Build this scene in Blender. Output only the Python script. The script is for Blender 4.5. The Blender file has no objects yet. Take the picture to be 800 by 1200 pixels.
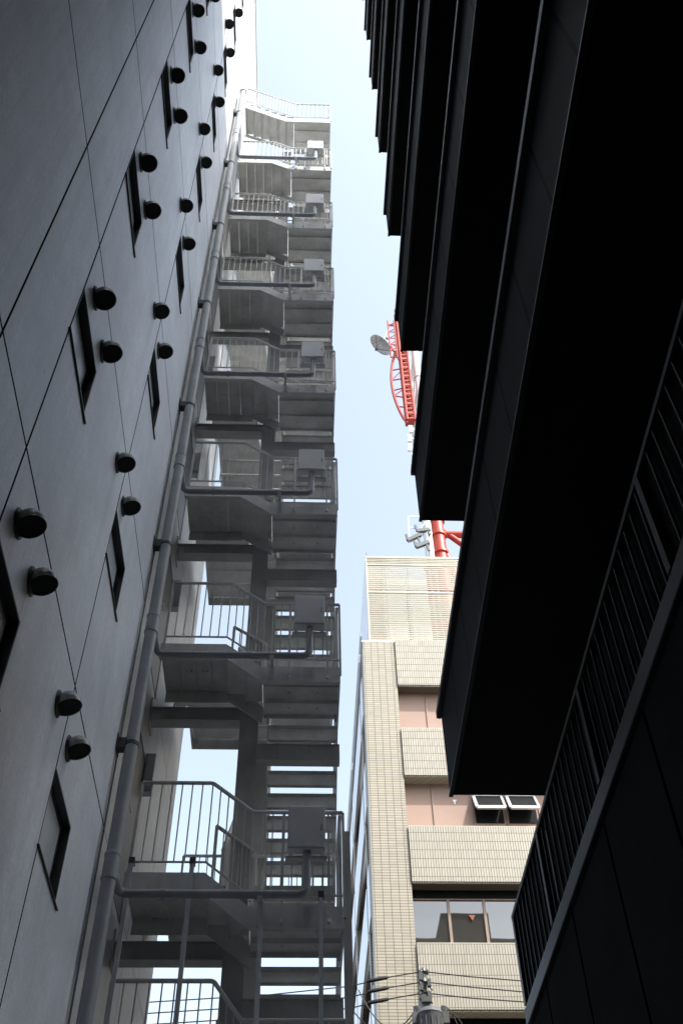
import bpy, bmesh, math, random
from mathutils import Vector, Matrix
random.seed(4)
R = math.radians
scene = bpy.context.scene
COL = scene.collection
GZ = -1.6                                   # ground level; the lens is at the origin, 1.6 m up

# ---------------------------------------------------------------- mesh builder
class MB:
    def __init__(s): s.v = []; s.f = []
    def quad(s, *p):
        n = len(s.v); s.v += [tuple(q) for q in p]; s.f.append(tuple(range(n, n + len(p))))
    def box(s, x0, x1, y0, y1, z0, z1):
        if x0 > x1: x0, x1 = x1, x0
        if y0 > y1: y0, y1 = y1, y0
        if z0 > z1: z0, z1 = z1, z0
        n = len(s.v)
        s.v += [(x0,y0,z0),(x1,y0,z0),(x1,y1,z0),(x0,y1,z0),(x0,y0,z1),(x1,y0,z1),(x1,y1,z1),(x0,y1,z1)]
        s.f += [tuple(n+i for i in q) for q in ((0,3,2,1),(4,5,6,7),(0,1,5,4),(1,2,6,5),(2,3,7,6),(3,0,4,7))]
        return s
    def prism_y(s, pts, y0, y1):            # polygon in x,z extruded along y
        a = [(x, y0, z) for x, z in pts]; b = [(x, y1, z) for x, z in pts]
        n = len(s.v); m = len(pts); s.v += a + b
        s.f.append(tuple(range(n, n+m))); s.f.append(tuple(range(n+2*m-1, n+m-1, -1)))
        for i in range(m):
            j = (i+1) % m; s.f.append((n+i, n+m+i, n+m+j, n+j))
        return s
    def prism_x(s, pts, x0, x1):            # polygon in y,z extruded along x
        a = [(x0, y, z) for y, z in pts]; b = [(x1, y, z) for y, z in pts]
        n = len(s.v); m = len(pts); s.v += a + b
        s.f.append(tuple(range(n, n+m))); s.f.append(tuple(range(n+2*m-1, n+m-1, -1)))
        for i in range(m):
            j = (i+1) % m; s.f.append((n+i, n+m+i, n+m+j, n+j))
        return s
    def tube(s, pts, r, seg=8, cap=True, radii=None):
        pts = [Vector(p) for p in pts]; n = len(s.v); prev = None
        for i, p in enumerate(pts):
            if i == 0: t = pts[1]-p
            elif i == len(pts)-1: t = p-pts[i-1]
            else: t = (pts[i+1]-p).normalized() + (p-pts[i-1]).normalized()
            t.normalize()
            if prev is None:
                u = Vector((0,0,1)) if abs(t.z) < .9 else Vector((0,1,0))
                a = t.cross(u).normalized()
            else:
                a = (prev - t*prev.dot(t)).normalized()
            prev = a; b = t.cross(a)
            rr = radii[i] if radii else r
            for k in range(seg):
                w = 2*math.pi*(k+.5)/seg
                s.v.append(tuple(p + a*rr*math.cos(w) + b*rr*math.sin(w)))
        for i in range(len(pts)-1):
            for k in range(seg):
                l = (k+1) % seg
                s.f.append((n+i*seg+k, n+i*seg+l, n+(i+1)*seg+l, n+(i+1)*seg+k))
        if cap:
            s.f.append(tuple(n+k for k in range(seg-1,-1,-1)))
            e = n+(len(pts)-1)*seg; s.f.append(tuple(e+k for k in range(seg)))
        return s
    def bar(s, p, q, w, h=None):            # square bar between two points
        h = h or w; p = Vector(p); q = Vector(q); t = (q-p).normalized()
        u = Vector((0,0,1)) if abs(t.z) < .95 else Vector((0,1,0))
        a = t.cross(u).normalized()*w/2; b = a.cross(t).normalized()*h/2
        n = len(s.v)
        for c in (p, q):
            s.v += [tuple(c-a-b), tuple(c+a-b), tuple(c+a+b), tuple(c-a+b)]
        s.f += [tuple(n+i for i in f) for f in ((0,1,2,3),(7,6,5,4),(0,4,5,1),(1,5,6,2),(2,6,7,3),(3,7,4,0))]
        return s
    def mesh(s, name, mat, smooth=False, bevel=0):
        me = bpy.data.meshes.new(name); me.from_pydata(s.v, [], s.f)
        bm = bmesh.new(); bm.from_mesh(me); bmesh.ops.recalc_face_normals(bm, faces=bm.faces)
        if bevel:
            bmesh.ops.remove_doubles(bm, verts=bm.verts, dist=1e-5)
            ed = [e for e in bm.edges if len(e.link_faces) == 2 and e.calc_face_angle(0) > .6]
            bmesh.ops.bevel(bm, geom=ed, offset=bevel, segments=2, affect='EDGES', profile=.6, clamp_overlap=True)
        bm.to_mesh(me); bm.free()
        me.materials.append(mat)
        if smooth:
            me.shade_smooth() if hasattr(me, 'shade_smooth') else None
            me.set_sharp_from_angle(angle=R(38))
        return me

def link(name, me, parent=None, loc=None):
    o = bpy.data.objects.new(name, me); COL.objects.link(o)
    if parent:
        o.parent = parent
        if loc is None:                     # the mesh is in world coordinates: undo the chain of parent offsets
            w = Vector((0,0,0)); p = parent
            while p: w += p.location; p = p.parent
            loc = -w
    if loc is not None: o.location = loc
    return o
def put(name, mb, mat, parent=None, smooth=False, bevel=0):
    return link(name, mb.mesh(name, mat, smooth, bevel), parent)
def tag(o, label=None, cat=None, group=None, kind=None):
    if label: o['label'] = label
    if cat: o['category'] = cat
    if group: o['group'] = group
    if kind: o['kind'] = kind
    return o
def thing(name, loc, label, cat, group=None):
    o = bpy.data.objects.new(name, None); COL.objects.link(o); o.location = loc; o.empty_display_size = .2
    return tag(o, label, cat, group)
def copy_tree(o, parent=None):
    c = o.copy(); COL.objects.link(c)
    if parent: c.parent = parent
    for ch in list(o.children): copy_tree(ch, c)
    return c
def fillet(pts, r, n=5):
    pts = [Vector(p) for p in pts]; out = [pts[0]]
    for i in range(1, len(pts)-1):
        p = pts[i]; a = (pts[i-1]-p).normalized(); b = (pts[i+1]-p).normalized()
        p0 = p + a*r; p1 = p + b*r
        for k in range(n+1):
            t = k/n; out.append(p0*(1-t)**2 + p*2*t*(1-t) + p1*t*t)
    out.append(pts[-1]); return out

# ---------------------------------------------------------------- materials
def newmat(name):
    m = bpy.data.materials.new(name); m.use_nodes = True
    nt = m.node_tree; b = nt.nodes['Principled BSDF']; return m, nt, b
def node(nt, t, **kw):
    n = nt.nodes.new(t)
    for k, v in kw.items(): setattr(n, k, v)
    return n
def math_n(nt, op, a, b=None, c=None):
    n = node(nt, 'ShaderNodeMath', operation=op)
    for i, x in enumerate((a, b, c)):
        if x is None: continue
        if isinstance(x, (int, float)): n.inputs[i].default_value = x
        else: nt.links.new(x, n.inputs[i])
    return n.outputs[0]
def mixc(nt, fac, a, b, mode='MIX'):
    n = node(nt, 'ShaderNodeMix', data_type='RGBA', blend_type=mode)
    for i, x in ((0, fac), (6, a), (7, b)):
        if isinstance(x, (int, float)): n.inputs[i].default_value = x
        elif isinstance(x, tuple): n.inputs[i].default_value = (*x, 1)
        else: nt.links.new(x, n.inputs[i])
    return n.outputs[2]
def noise(nt, vec, scale, detail=4, rough=.6):
    n = node(nt, 'ShaderNodeTexNoise'); n.inputs['Scale'].default_value = scale
    n.inputs['Detail'].default_value = detail; n.inputs['Roughness'].default_value = rough
    nt.links.new(vec, n.inputs['Vector']); return n.outputs['Fac']
def ramp(nt, fac, lo, hi):
    n = node(nt, 'ShaderNodeMapRange'); n.inputs[1].default_value = lo; n.inputs[2].default_value = hi
    nt.links.new(fac, n.inputs[0]); return n.outputs[0]
def scaled(nt, vec, s):
    n = node(nt, 'ShaderNodeMapping'); n.inputs['Scale'].default_value = s
    nt.links.new(vec, n.inputs['Vector']); return n.outputs[0]
def plain(name, col, rough=.6, metal=0., var=.15, scale=6., bump=0., spec=.5, streak=0.):
    m, nt, b = newmat(name)
    tc = node(nt, 'ShaderNodeTexCoord').outputs['Object']
    f = noise(nt, tc, scale, 5)
    dark = tuple(c*(1-var) for c in col); lite = tuple(min(1, c*(1+var)) for c in col)
    c = mixc(nt, ramp(nt, f, .3, .7), dark, lite)
    if streak:
        st = noise(nt, scaled(nt, tc, (9, 9, .5)), 1.5, 5, .7)
        c = mixc(nt, math_n(nt, 'MULTIPLY', ramp(nt, st, .52, .8), streak), c, tuple(q*.35 for q in col))
    if name in ('painted_steel','deck_steel','rail_paint','beam_steel','pipe_paint','box_paint'):
        rs = noise(nt, scaled(nt, tc, (1,1,.6)), 7, 6, .75)
        c = mixc(nt, math_n(nt, 'MULTIPLY', ramp(nt, rs, .64, .78), .4), c, (.12,.085,.06))
        dirt = noise(nt, tc, 1.3, 6, .7); c = mixc(nt, math_n(nt, 'MULTIPLY', ramp(nt, dirt, .45, .75), .3), c, tuple(q*.55 for q in col))
    nt.links.new(c, b.inputs['Base Color'])
    b.inputs['Roughness'].default_value = rough; b.inputs['Metallic'].default_value = metal
    b.inputs['Specular IOR Level'].default_value = spec
    if bump:
        bn = node(nt, 'ShaderNodeBump'); bn.inputs['Strength'].default_value = bump; bn.inputs['Distance'].default_value = .01
        nt.links.new(noise(nt, tc, scale*12, 4), bn.inputs['Height']); nt.links.new(bn.outputs[0], b.inputs['Normal'])
    return m
M = {}
M['steel'] = plain('painted_steel', (.63,.635,.635), .5, 0, .12, 3, .05, .4, .35)
M['deck'] = plain('deck_steel', (.70,.70,.69), .6, 0, .18, 2.5, .05, .3, .35)
M['rail'] = plain('rail_paint', (.58,.58,.575), .45, 0, .10, 5, 0, .4)
M['beam'] = plain('beam_steel', (.45,.45,.45), .6, 0, .15, 3, 0, .3, .3)
M['pipe'] = plain('pipe_paint', (.32,.34,.37), .42, 0, .14, 3, 0, .4, .4)
M['bracket'] = plain('bracket_dark', (.05,.052,.055), .6, 0, .2, 10)
M['hosebox'] = plain('box_paint', (.55,.56,.585), .42, 0, .06, 4, 0, .4, .15)
M['hood'] = plain('hood_metal', (.24,.235,.225), .38, .25, .18, 20, 0, .5, .5)
M['door'] = plain('door_paint', (.06,.058,.055), .45, 0, .12, 3)
M['reveal'] = plain('window_reveal', (.055,.057,.062), .5, .1, .2, 8)
M['post_paint'] = plain('post_paint', (.56,.60,.64), .45, 0, .1, 4, 0, .4, .2)
M['mouth'] = plain('hood_inside', (.012,.012,.013), .8)
M['dark_alu'] = plain('dark_aluminium', (.03,.031,.034), .4, .2, .15, 8)
M['frosted'] = plain('frosted_pane', (.50,.53,.56), .3, 0, .06, 2, 0, .6)
M['sill'] = plain('sill_metal', (.035,.034,.033), .45, .2, .2, 10)
M['black_stone'] = plain('black_panel', (.017,.018,.0195), .5, 0, .25, 20, .08, .35, 0)
M['black_edge'] = plain('black_trim', (.04,.042,.046), .35, .4, .15, 8)
M['black_soffit'] = plain('soffit_panel', (.012,.012,.013), .75, 0, .15, 6, 0, .15)
M['far_render'] = plain('brown_render', (.20,.165,.12), .8, 0, .12, 1.5)
M['white_panel'] = plain('white_panel', (.80,.81,.83), .22, 0, .05, 1.5, 0, .8, .12)
M['plant_box'] = plain('plant_box_white', (.78,.78,.77), .5, 0, .04, 2)
M['cream_metal'] = plain('cream_louvre', (.46,.43,.355), .5, 0, .07, 2)
M['blind'] = plain('pink_blind', (.36,.245,.20), .6, 0, .05, .8, 0, .35)
M['brown_alu'] = plain('brown_aluminium', (.30,.22,.175), .4, .2, .1, 6)
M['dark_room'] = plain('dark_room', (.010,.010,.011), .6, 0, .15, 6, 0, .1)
M['white_alu'] = plain('white_frame', (.55,.55,.55), .4, .2, .06, 6)
M['tower_red'] = plain('tower_red', (.37,.032,.013), .45, 0, .14, 2)
M['tower_white'] = plain('tower_white', (.72,.72,.71), .45, 0, .08, 2)
M['antenna_grey'] = plain('antenna_grey', (.10,.105,.11), .5, .2, .15, 3)
M['dish_mesh'] = plain('dish_grey', (.82,.81,.80), .55, .2, .2, 6)
M['concrete'] = plain('pole_concrete', (.30,.30,.29), .8, 0, .15, 5, .1)
M['trafo'] = plain('transformer_paint', (.12,.126,.137), .45, 0, .1, 4, 0, .4, .25)
M['cable'] = plain('cable_rubber', (.014,.014,.015), .6)
M['porcelain'] = plain('porcelain', (.10,.10,.10), .25, 0, .1, 9)
M['red_mark'] = plain('red_mark', (.26,.06,.02), .5, 0, .05)
M['white_mark'] = plain('white_mark', (.8,.8,.8), .5, 0, .03)
M['asphalt'] = plain('asphalt', (.05,.05,.052), .9, 0, .25, 12, .3)
M['paving'] = plain('alley_concrete', (.22,.215,.205), .9, 0, .2, 3, .2)

def mirror_glass():
    m, nt, b = newmat('window_glass')
    tc = node(nt, 'ShaderNodeTexCoord').outputs['Object']
    b.inputs['Base Color'].default_value = (.20,.195,.19,1); b.inputs['Metallic'].default_value = .85
    b.inputs['Roughness'].default_value = .015
    bn = node(nt, 'ShaderNodeBump'); bn.inputs['Strength'].default_value = .02; bn.inputs['Distance'].default_value = .05
    nt.links.new(noise(nt, tc, .9, 1), bn.inputs['Height']); nt.links.new(bn.outputs[0], b.inputs['Normal'])
    return m
M['glass'] = mirror_glass()

def line_mask(nt, d, w):                    # 1 inside a line of half-width w, given distance d
    n = node(nt, 'ShaderNodeMapRange'); n.inputs[1].default_value = w*1.25; n.inputs[2].default_value = w*.8
    nt.links.new(d, n.inputs[0]); return n.outputs[0]
def pingdist(nt, x, off, period):           # distance to nearest multiple of period
    a = math_n(nt, 'SUBTRACT', x, off)
    return math_n(nt, 'PINGPONG', a, period/2) if False else math_n(nt, 'ABSOLUTE', math_n(nt, 'SUBTRACT',
        math_n(nt, 'MULTIPLY', math_n(nt, 'FRACT', math_n(nt, 'ADD', math_n(nt, 'DIVIDE', a, period), 100.5)), period), period/2))

def wall_mat(name, col, vlines, z0, zp, half=.0135, streak=.32, stains=()):
    m, nt, b = newmat(name)
    tc = node(nt, 'ShaderNodeTexCoord').outputs['Object']
    sp = node(nt, 'ShaderNodeSeparateXYZ'); nt.links.new(tc, sp.inputs[0])
    y, z = sp.outputs[1], sp.outputs[2]
    d = pingdist(nt, z, z0, zp)
    for v in vlines:
        d = math_n(nt, 'MINIMUM', d, math_n(nt, 'ABSOLUTE', math_n(nt, 'SUBTRACT', y, v)))
    mask = line_mask(nt, d, half)
    big = noise(nt, tc, .55, 5, .6); mid = noise(nt, tc, 4, 5, .65); fine = noise(nt, tc, 55, 4, .75)
    st = noise(nt, scaled(nt, tc, (1, 5, .22)), 1.1, 6, .68)
    drip = noise(nt, scaled(nt, tc, (1, 14, .35)), 1.6, 4, .6)
    c = mixc(nt, ramp(nt, big, .3, .7), tuple(q*.74 for q in col), tuple(q*1.12 for q in col))
    c = mixc(nt, math_n(nt, 'MULTIPLY', ramp(nt, st, .45, .75), streak), c, tuple(q*.52 for q in col))
    c = mixc(nt, math_n(nt, 'MULTIPLY', ramp(nt, drip, .54, .74), streak*1.1), c, tuple(q*.5 for q in col))
    c = mixc(nt, math_n(nt, 'MULTIPLY', ramp(nt, mid, .40, .68), .34), c, tuple(q*.68 for q in col))
    c = mixc(nt, math_n(nt, 'MULTIPLY', ramp(nt, fine, .42, .66), .36), c, tuple(q*.55 for q in col))
    vor = node(nt, 'ShaderNodeTexVoronoi'); vor.inputs['Scale'].default_value = 1.3; nt.links.new(scaled(nt, tc, (1, 1.6, 1)), vor.inputs['Vector'])
    spot = line_mask(nt, math_n(nt, 'ADD', vor.outputs['Distance'], math_n(nt, 'MULTIPLY', mid, .03)), .045)
    c = mixc(nt, math_n(nt, 'MULTIPLY', spot, .45), c, tuple(q*.3 for q in col))
    if stains:                              # soot and rain marks on the render under the vent hoods
        dv = None
        for v in stains:
            q = math_n(nt, 'ABSOLUTE', math_n(nt, 'SUBTRACT', y, v)); dv = q if dv is None else math_n(nt, 'MINIMUM', dv, q)
        fr = math_n(nt, 'FRACT', math_n(nt, 'DIVIDE', math_n(nt, 'SUBTRACT', z, 5.02), 3.0))
        a = math_n(nt, 'MULTIPLY', ramp(nt, fr, .55, 1.), ramp(nt, dv, .12, .02))
        a = math_n(nt, 'MULTIPLY', a, ramp(nt, noise(nt, scaled(nt, tc, (1, 22, .6)), 1.5, 4, .6), .3, .65))
        c = mixc(nt, math_n(nt, 'MULTIPLY', a, .5), c, tuple(q*.35 for q in col))
    grit = noise(nt, tc, 24, 5, .8)
    c = mixc(nt, math_n(nt, 'MULTIPLY', ramp(nt, grit, .47, .66), .4), c, tuple(q*.6 for q in col))
    c = mixc(nt, mask, c, (.006,.006,.0065))
    nt.links.new(c, b.inputs['Base Color'])
    b.inputs['Roughness'].default_value = .45; nt.links.new(math_n(nt, 'MULTIPLY', math_n(nt, 'SUBTRACT', 1., mask), .5), b.inputs['Specular IOR Level'])
    bn = node(nt, 'ShaderNodeBump'); bn.inputs['Strength'].default_value = .35; bn.inputs['Distance'].default_value = .006
    h = math_n(nt, 'SUBTRACT', math_n(nt, 'ADD', math_n(nt, 'MULTIPLY', fine, .6), math_n(nt, 'MULTIPLY', grit, .7)), math_n(nt, 'MULTIPLY', mask, 2.))
    nt.links.new(h, bn.inputs['Height']); nt.links.new(bn.outputs[0], b.inputs['Normal'])
    return m
M['grey_wall'] = wall_mat('grey_rendered_wall', (.85,.89,.97), (3.32,4.21,6.66), 5.56, 2.99, stains=(4.485,5.02,6.30,6.87))
M['pale_wall'] = wall_mat('pale_rendered_wall', (.52,.52,.51), (10.9, 12.05), 5.56, 2.99, .005, .3)
M['black_wall'] = None
def black_face(name, col, period, off, spec):
    m, nt, b = newmat(name)
    tc = node(nt, 'ShaderNodeTexCoord').outputs['Object']
    sp = node(nt, 'ShaderNodeSeparateXYZ'); nt.links.new(tc, sp.inputs[0])
    mask = line_mask(nt, pingdist(nt, sp.outputs[1], off, period), .013)
    fine = noise(nt, tc, 160, 3, .7); mid = noise(nt, tc, 2.2, 4)
    c = mixc(nt, ramp(nt, fine, .3, .7), tuple(q*.6 for q in col), tuple(q*1.5 for q in col))
    c = mixc(nt, math_n(nt, 'MULTIPLY', ramp(nt, mid, .35, .7), .4), c, tuple(q*.6 for q in col))
    c = mixc(nt, mask, c, (.002,.002,.002))
    nt.links.new(c, b.inputs['Base Color']); b.inputs['Roughness'].default_value = .55; b.inputs['Specular IOR Level'].default_value = spec
    bn = node(nt, 'ShaderNodeBump'); bn.inputs['Strength'].default_value = .3; bn.inputs['Distance'].default_value = .004
    nt.links.new(math_n(nt, 'SUBTRACT', fine, math_n(nt, 'MULTIPLY', mask, 2.)), bn.inputs['Height']); nt.links.new(bn.outputs[0], b.inputs['Normal'])
    return m
M['black_face'] = black_face('black_granite_face', (.045,.048,.052), .625, .0, .04)
M['black_wall'] = black_face('black_panel_wall', (.055,.06,.06), .815, .09, .0)
def tile_mat(name, tw, th, col, grout, off=0., gap=.009):
    m, nt, b = newmat(name)
    tc = node(nt, 'ShaderNodeTexCoord').outputs['Object']
    sp = node(nt, 'ShaderNodeSeparateXYZ'); nt.links.new(tc, sp.inputs[0])
    u = math_n(nt, 'ADD', sp.outputs[0], sp.outputs[1])
    cb = node(nt, 'ShaderNodeCombineXYZ'); nt.links.new(u, cb.inputs[0]); nt.links.new(sp.outputs[2], cb.inputs[1])
    br = node(nt, 'ShaderNodeTexBrick'); br.offset = off; br.squash = 1
    for k, v in (('Scale', 1.), ('Mortar Size', gap), ('Mortar Smooth', .15), ('Brick Width', tw), ('Row Height', th), ('Bias', 0.)): br.inputs[k].default_value = v
    br.inputs['Color1'].default_value = (*[q*.92 for q in col], 1); br.inputs['Color2'].default_value = (*[q*1.06 for q in col], 1)
    br.inputs['Mortar'].default_value = (*grout, 1)
    nt.links.new(cb.outputs[0], br.inputs['Vector'])
    big = noise(nt, tc, .7, 5)
    c = mixc(nt, math_n(nt, 'MULTIPLY', ramp(nt, big, .4, .75), .18), br.outputs['Color'], tuple(q*.6 for q in col))
    nt.links.new(c, b.inputs['Base Color']); b.inputs['Roughness'].default_value = .42
    bn = node(nt, 'ShaderNodeBump'); bn.inputs['Strength'].default_value = .5; bn.inputs['Distance'].default_value = .01; bn.invert = True
    nt.links.new(br.outputs['Fac'], bn.inputs['Height']); nt.links.new(bn.outputs[0], b.inputs['Normal'])
    return m
M['pier_tile'] = tile_mat('cream_pier_tile', .235, .086, (.385,.345,.275), (.10,.08,.066))
M['band_tile'] = tile_mat('cream_band_tile', .075, .285, (.40,.37,.305), (.10,.083,.068))

# ---------------------------------------------------------------- ground
g = MB(); g.quad((-900,-900,GZ),(900,-900,GZ),(900,900,GZ),(-900,900,GZ)); tag(put('ground', g, M['asphalt']), kind='structure')
g = MB(); g.quad((-1.88,-25,GZ+.004),(1.4,-25,GZ+.004),(1.4,15,GZ+.004),(-1.88,15,GZ+.004)); tag(put('alley_path', g, M['paving']), kind='structure')
g = MB(); g.box(-60,60,24.2,26.6,GZ-.05,GZ+.13); tag(put('pavement', g, M['paving']), kind='structure')

# ---------------------------------------------------------------- grey building on the left
XW = -1.88; ROOF = 34.8
grey = thing('rendered_building', (XW,2,GZ), 'tall grey rendered building with round vent hoods and narrow recessed windows', 'building')
wins = [(4.22,5.05,4.08+3.03*k) for k in range(-2,9)] + [(6.66,7.49,4.1+3.05*k) for k in range(-2,9)]
WH = .67
def holed(mb, y0, y1, z0, z1, holes, X):
    ys = sorted({y0,y1,*[h[0] for h in holes],*[h[1] for h in holes]})
    for a, b_ in zip(ys, ys[1:]):
        col = sorted([h for h in holes if h[0] <= a+1e-6 and h[1] >= b_-1e-6], key=lambda h: h[2])
        z = z0
        for h in col:
            mb.quad((X,a,z),(X,b_,z),(X,b_,h[2]),(X,a,h[2])); z = h[3]
        mb.quad((X,a,z),(X,b_,z),(X,b_,z1),(X,a,z1))
w = MB(); holed(w, -14, 8.70, GZ, ROOF, [(a,b_,z,z+WH) for a,b_,z in wins], XW)
w.quad((XW,8.70,GZ),(XW-.06,8.70,GZ),(XW-.06,8.70,ROOF),(XW,8.70,ROOF))
w.quad((XW,-14,GZ),(-11,-14,GZ),(-11,-14,ROOF),(XW,-14,ROOF)); w.quad((-11,-14,GZ),(-11,8.7,GZ),(-11,8.7,ROOF),(-11,-14,ROOF))
w.quad((XW,-14,ROOF),(XW,8.7,ROOF),(-11,8.7,ROOF),(-11,-14,ROOF))
put('wall', w, M['grey_wall'], grey)
w = MB(); w.box(XW-.07, XW-.03, 8.702, 8.778, GZ, ROOF); put('expansion_joint', w, M['bracket'], grey)
w = MB(); w.box(-9, XW, 8.78, 13.2, GZ, ROOF); put('end_wall', w, M['pale_wall'], grey)
w = MB(); w.box(-11, XW+.03, -14, 13.24, ROOF+.003, ROOF+.1); put('roof_coping', w, M['white_panel'], grey)
# windows: reveal liner with dark head and jambs, pane, projecting sill
def window_meshes():
    f = MB(); d = .09; W = .83; H = WH; t = .012
    f.box(-d, -.002, 0, t, 0, H); f.box(-d, -.002, W-t, W, 0, H); f.box(-d, -.002, t, W-t, H-t, H); f.box(-d, -.002, t, W-t, 0, t)
    f.box(-d, -d+.018, t, t+.035, t, H-t); f.box(-d, -d+.018, W-t-.035, W-t, t, H-t); f.box(-d, -d+.018, t+.035, W-t-.035, H-t-.035, H-t); f.box(-d, -d+.018, t+.035, W-t-.035, t, t+.035)
    p = MB(); p.box(-d-.02, -d+.015, t, W-t, t, H-t)
    s = MB(); s.prism_y([(-.04,-.002),(.018,-.010),(.018,-.02),(.013,-.02),(.01,-.014),(-.04,-.014)], -.03, W+.07)
    return f.mesh('window', M['reveal']), p.mesh('pane', M['frosted']), s.mesh('sill', M['sill'])
wf, wp, ws = window_meshes()
for a, b_, z in wins:
    o = link('window', wf, grey, Vector((XW,a,z))-grey.location)
    link('pane', wp, o); link('sill', ws, o)
    for c in o.children: c.location = (0,0,0)
# vent hoods
def hood_meshes():
    N, K, r = 26, 12, .102
    c = Vector((.078, 0, 0)); n = Vector((.34, 0, -.94)).normalized(); u = Vector((0,1,0)); v = n.cross(u)
    def ring(th, rr=r, off=0.):
        return [tuple(c + n*(rr*math.cos(th)+off) + (u*math.cos(2*math.pi*j/N) + v*math.sin(2*math.pi*j/N)*1.0)*rr*math.sin(th)) for j in range(N)]
    t0 = math.acos(.03/r); h = MB()
    ths = [t0 + (math.pi*.98-t0)*i/K for i in range(K+1)]
    h.v += ring(t0, r*1.035, .004); h.v += ring(t0, r*1.035, -.008)
    for th in ths: h.v += ring(th)
    for i in range(K+2):
        for j in range(N):
            h.f.append((i*N+j, i*N+(j+1)%N, (i+1)*N+(j+1)%N, (i+1)*N+j))
    fl = MB(); fl.tube([(0,0,0),(.008,0,0),(.012,0,0)], .12, 26, True, [.108,.108,.104])
    mo = MB(); mo.v += ring(t0, r*.97, -.006); mo.f.append(tuple(range(N)))
    return h.mesh('vent_hood', M['hood'], True), fl.mesh('flange', M['bracket'], True), mo.mesh('mouth', M['mouth'])
hh, hf, hm = hood_meshes()
for k in range(-1, 9):
    for y in (4.485, 5.02, 6.30, 6.87):
        z = 5.10 + 3.0*k
        if y < 6 and k > 6: continue
        o = link('vent_hood', hh, grey, Vector((XW, y+random.uniform(-.012,.012), z+random.uniform(-.012,.012)))-grey.location)
        o.rotation_euler = (random.uniform(-.05,.05), 0, random.uniform(-.05,.05))
        for nm, me in (('flange', hf), ('mouth', hm)):
            c = link(nm, me, o); c.location = (0,0,0)
# doors and wall lights on the end wall beside each landing
for k in range(0, 7):
    zl = 5.42+3*k
    d = MB(); d.box(XW, XW+.012, 9.46, 9.5, zl, zl+2.04); d.box(XW, XW+.012, 10.28, 10.32, zl, zl+2.04); d.box(XW, XW+.012, 9.5, 10.28, zl+2.0, zl+2.04)
    d.box(XW, XW+.006, 9.5, 10.28, zl, zl+2.0)
    o = put('door', d, M['door'], grey)
    h = MB(); h.tube(fillet([(XW+.006,9.58,zl+.95),(XW+.05,9.58,zl+.95),(XW+.05,9.7,zl+.95)], .02, 3), .01, 6); put('handle', h, M['white_alu'], o)
    l = MB(); l.box(XW, XW+.115, 10.36, 10.47, zl+1.66, zl+2.2); o = put('wall_light', l, M['post_paint'], grey, bevel=.008)
    l = MB(); l.box(XW+.03, XW+.1, 10.345, 10.357, zl+1.7, zl+2.16); put('diffuser', l, M['white_panel'], o)

# ---------------------------------------------------------------- dry riser pipe
PX, PY, PR = -1.735, 8.65, .066
pipe = thing('riser_pipe', (PX,PY,GZ), 'thick grey vertical pipe clamped to the grey wall beside the stairs', 'pipe')
m = MB(); m.tube([(PX,PY,GZ),(PX,PY,26.0)], PR, 20); put('pipe', m, M['pipe'], pipe, True)
m = MB(); m.tube([(PX,PY,26.0),(PX,PY,26.06),(PX,PY,26.09)], PR, 20, True, [PR+.02,PR+.02,PR*.6]); m.tube([(PX+.02,PY,26.09),(PX+.02,PY,26.2)], .035, 10); put('end_cap', m, M['pipe'], pipe, True)
for k in range(-1, 7):
    z = 5.10+3.03*k
    m = MB(); m.tube([(PX,PY,z-.14),(PX,PY,z-.13),(PX,PY,z-.105),(PX,PY,z-.10),(PX,PY,z+.10),(PX,PY,z+.105),(PX,PY,z+.13),(PX,PY,z+.14)], PR, 20, True, [PR+.002,PR+.012,PR+.012,PR+.006,PR+.006,PR+.012,PR+.012,PR+.002])
    put('coupling', m, M['pipe'], pipe, True)
    z = 6.46+3.01*k
    m = MB(); m.tube([(PX,PY,z-.022),(PX,PY,z+.022)], PR+.007, 20); m.box(XW, PX-PR+.01, PY-.05, PY+.05, z-.06, z+.06); m.box(XW, XW+.012, PY-.09, PY+.09, z-.09, z+.09)
    put('bracket', m, M['bracket'], pipe)
for k in range(0, 7):
    z0 = 5.105+3*k
    m = MB(); m.tube(fillet([(PX,PY+.05,z0+.03),(PX+.02,PY+.47,z0),(.055,PY+.47,z0),(.055,PY+.47,z0+.46)], .10, 6), .042, 12)
    for x in (-1.3, -.42): m.tube([(x-.02,PY+.47,z0),(x+.02,PY+.47,z0)], .05, 12)
    o = put('branch_pipe', m, M['pipe'], pipe, True)
    m = MB(); m.box(-.405,-.365,PY+.515,9.278,z0-.02,z0+.02); m.box(-.41,-.36,PY+.42,PY+.516,z0-.052,z0-.043); m.box(-.41,-.36,9.262,9.277,z0-.24,z0+.05); put('clamp', m, M['steel'], o)

# ---------------------------------------------------------------- hose boxes on the railings
boxes = ['dark grey steel hose box on the lowest railing with posts hanging below it', 'dark grey steel hose box on the second railing from the bottom', 'mid grey hose box on the third railing, below the pale ones', 'pale grey hose box on the fourth railing counted from the bottom',
         'pale grey hose box on the fifth railing counted from the bottom', 'small white hose box on the railing two below the roof flight', 'smallest white hose box on the railing under the roof flight']
def hose_box():
    m = MB(); m.box(-.139,.234,9.05,9.16,5.55,6.03); a = m.mesh('hose_box', M['hosebox'], bevel=.01)
    m = MB(); m.box(-.125,.220,9.044,9.0495,5.565,6.015); b = m.mesh('door', M['hosebox'], bevel=.003)
    m = MB(); m.box(.185,.205,9.032,9.044,5.75,5.81); c = m.mesh('handle', M['pipe'])
    m = MB(); m.box(-.13,-.09,9.161,9.262,5.6,5.98); m.box(.185,.225,9.161,9.262,5.6,5.98); m.box(-.16,.255,9.18,9.25,5.525,5.548); e = m.mesh('mount', M['beam'])
    return a, b, c, e
A = hose_box()
hb0 = None
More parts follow.
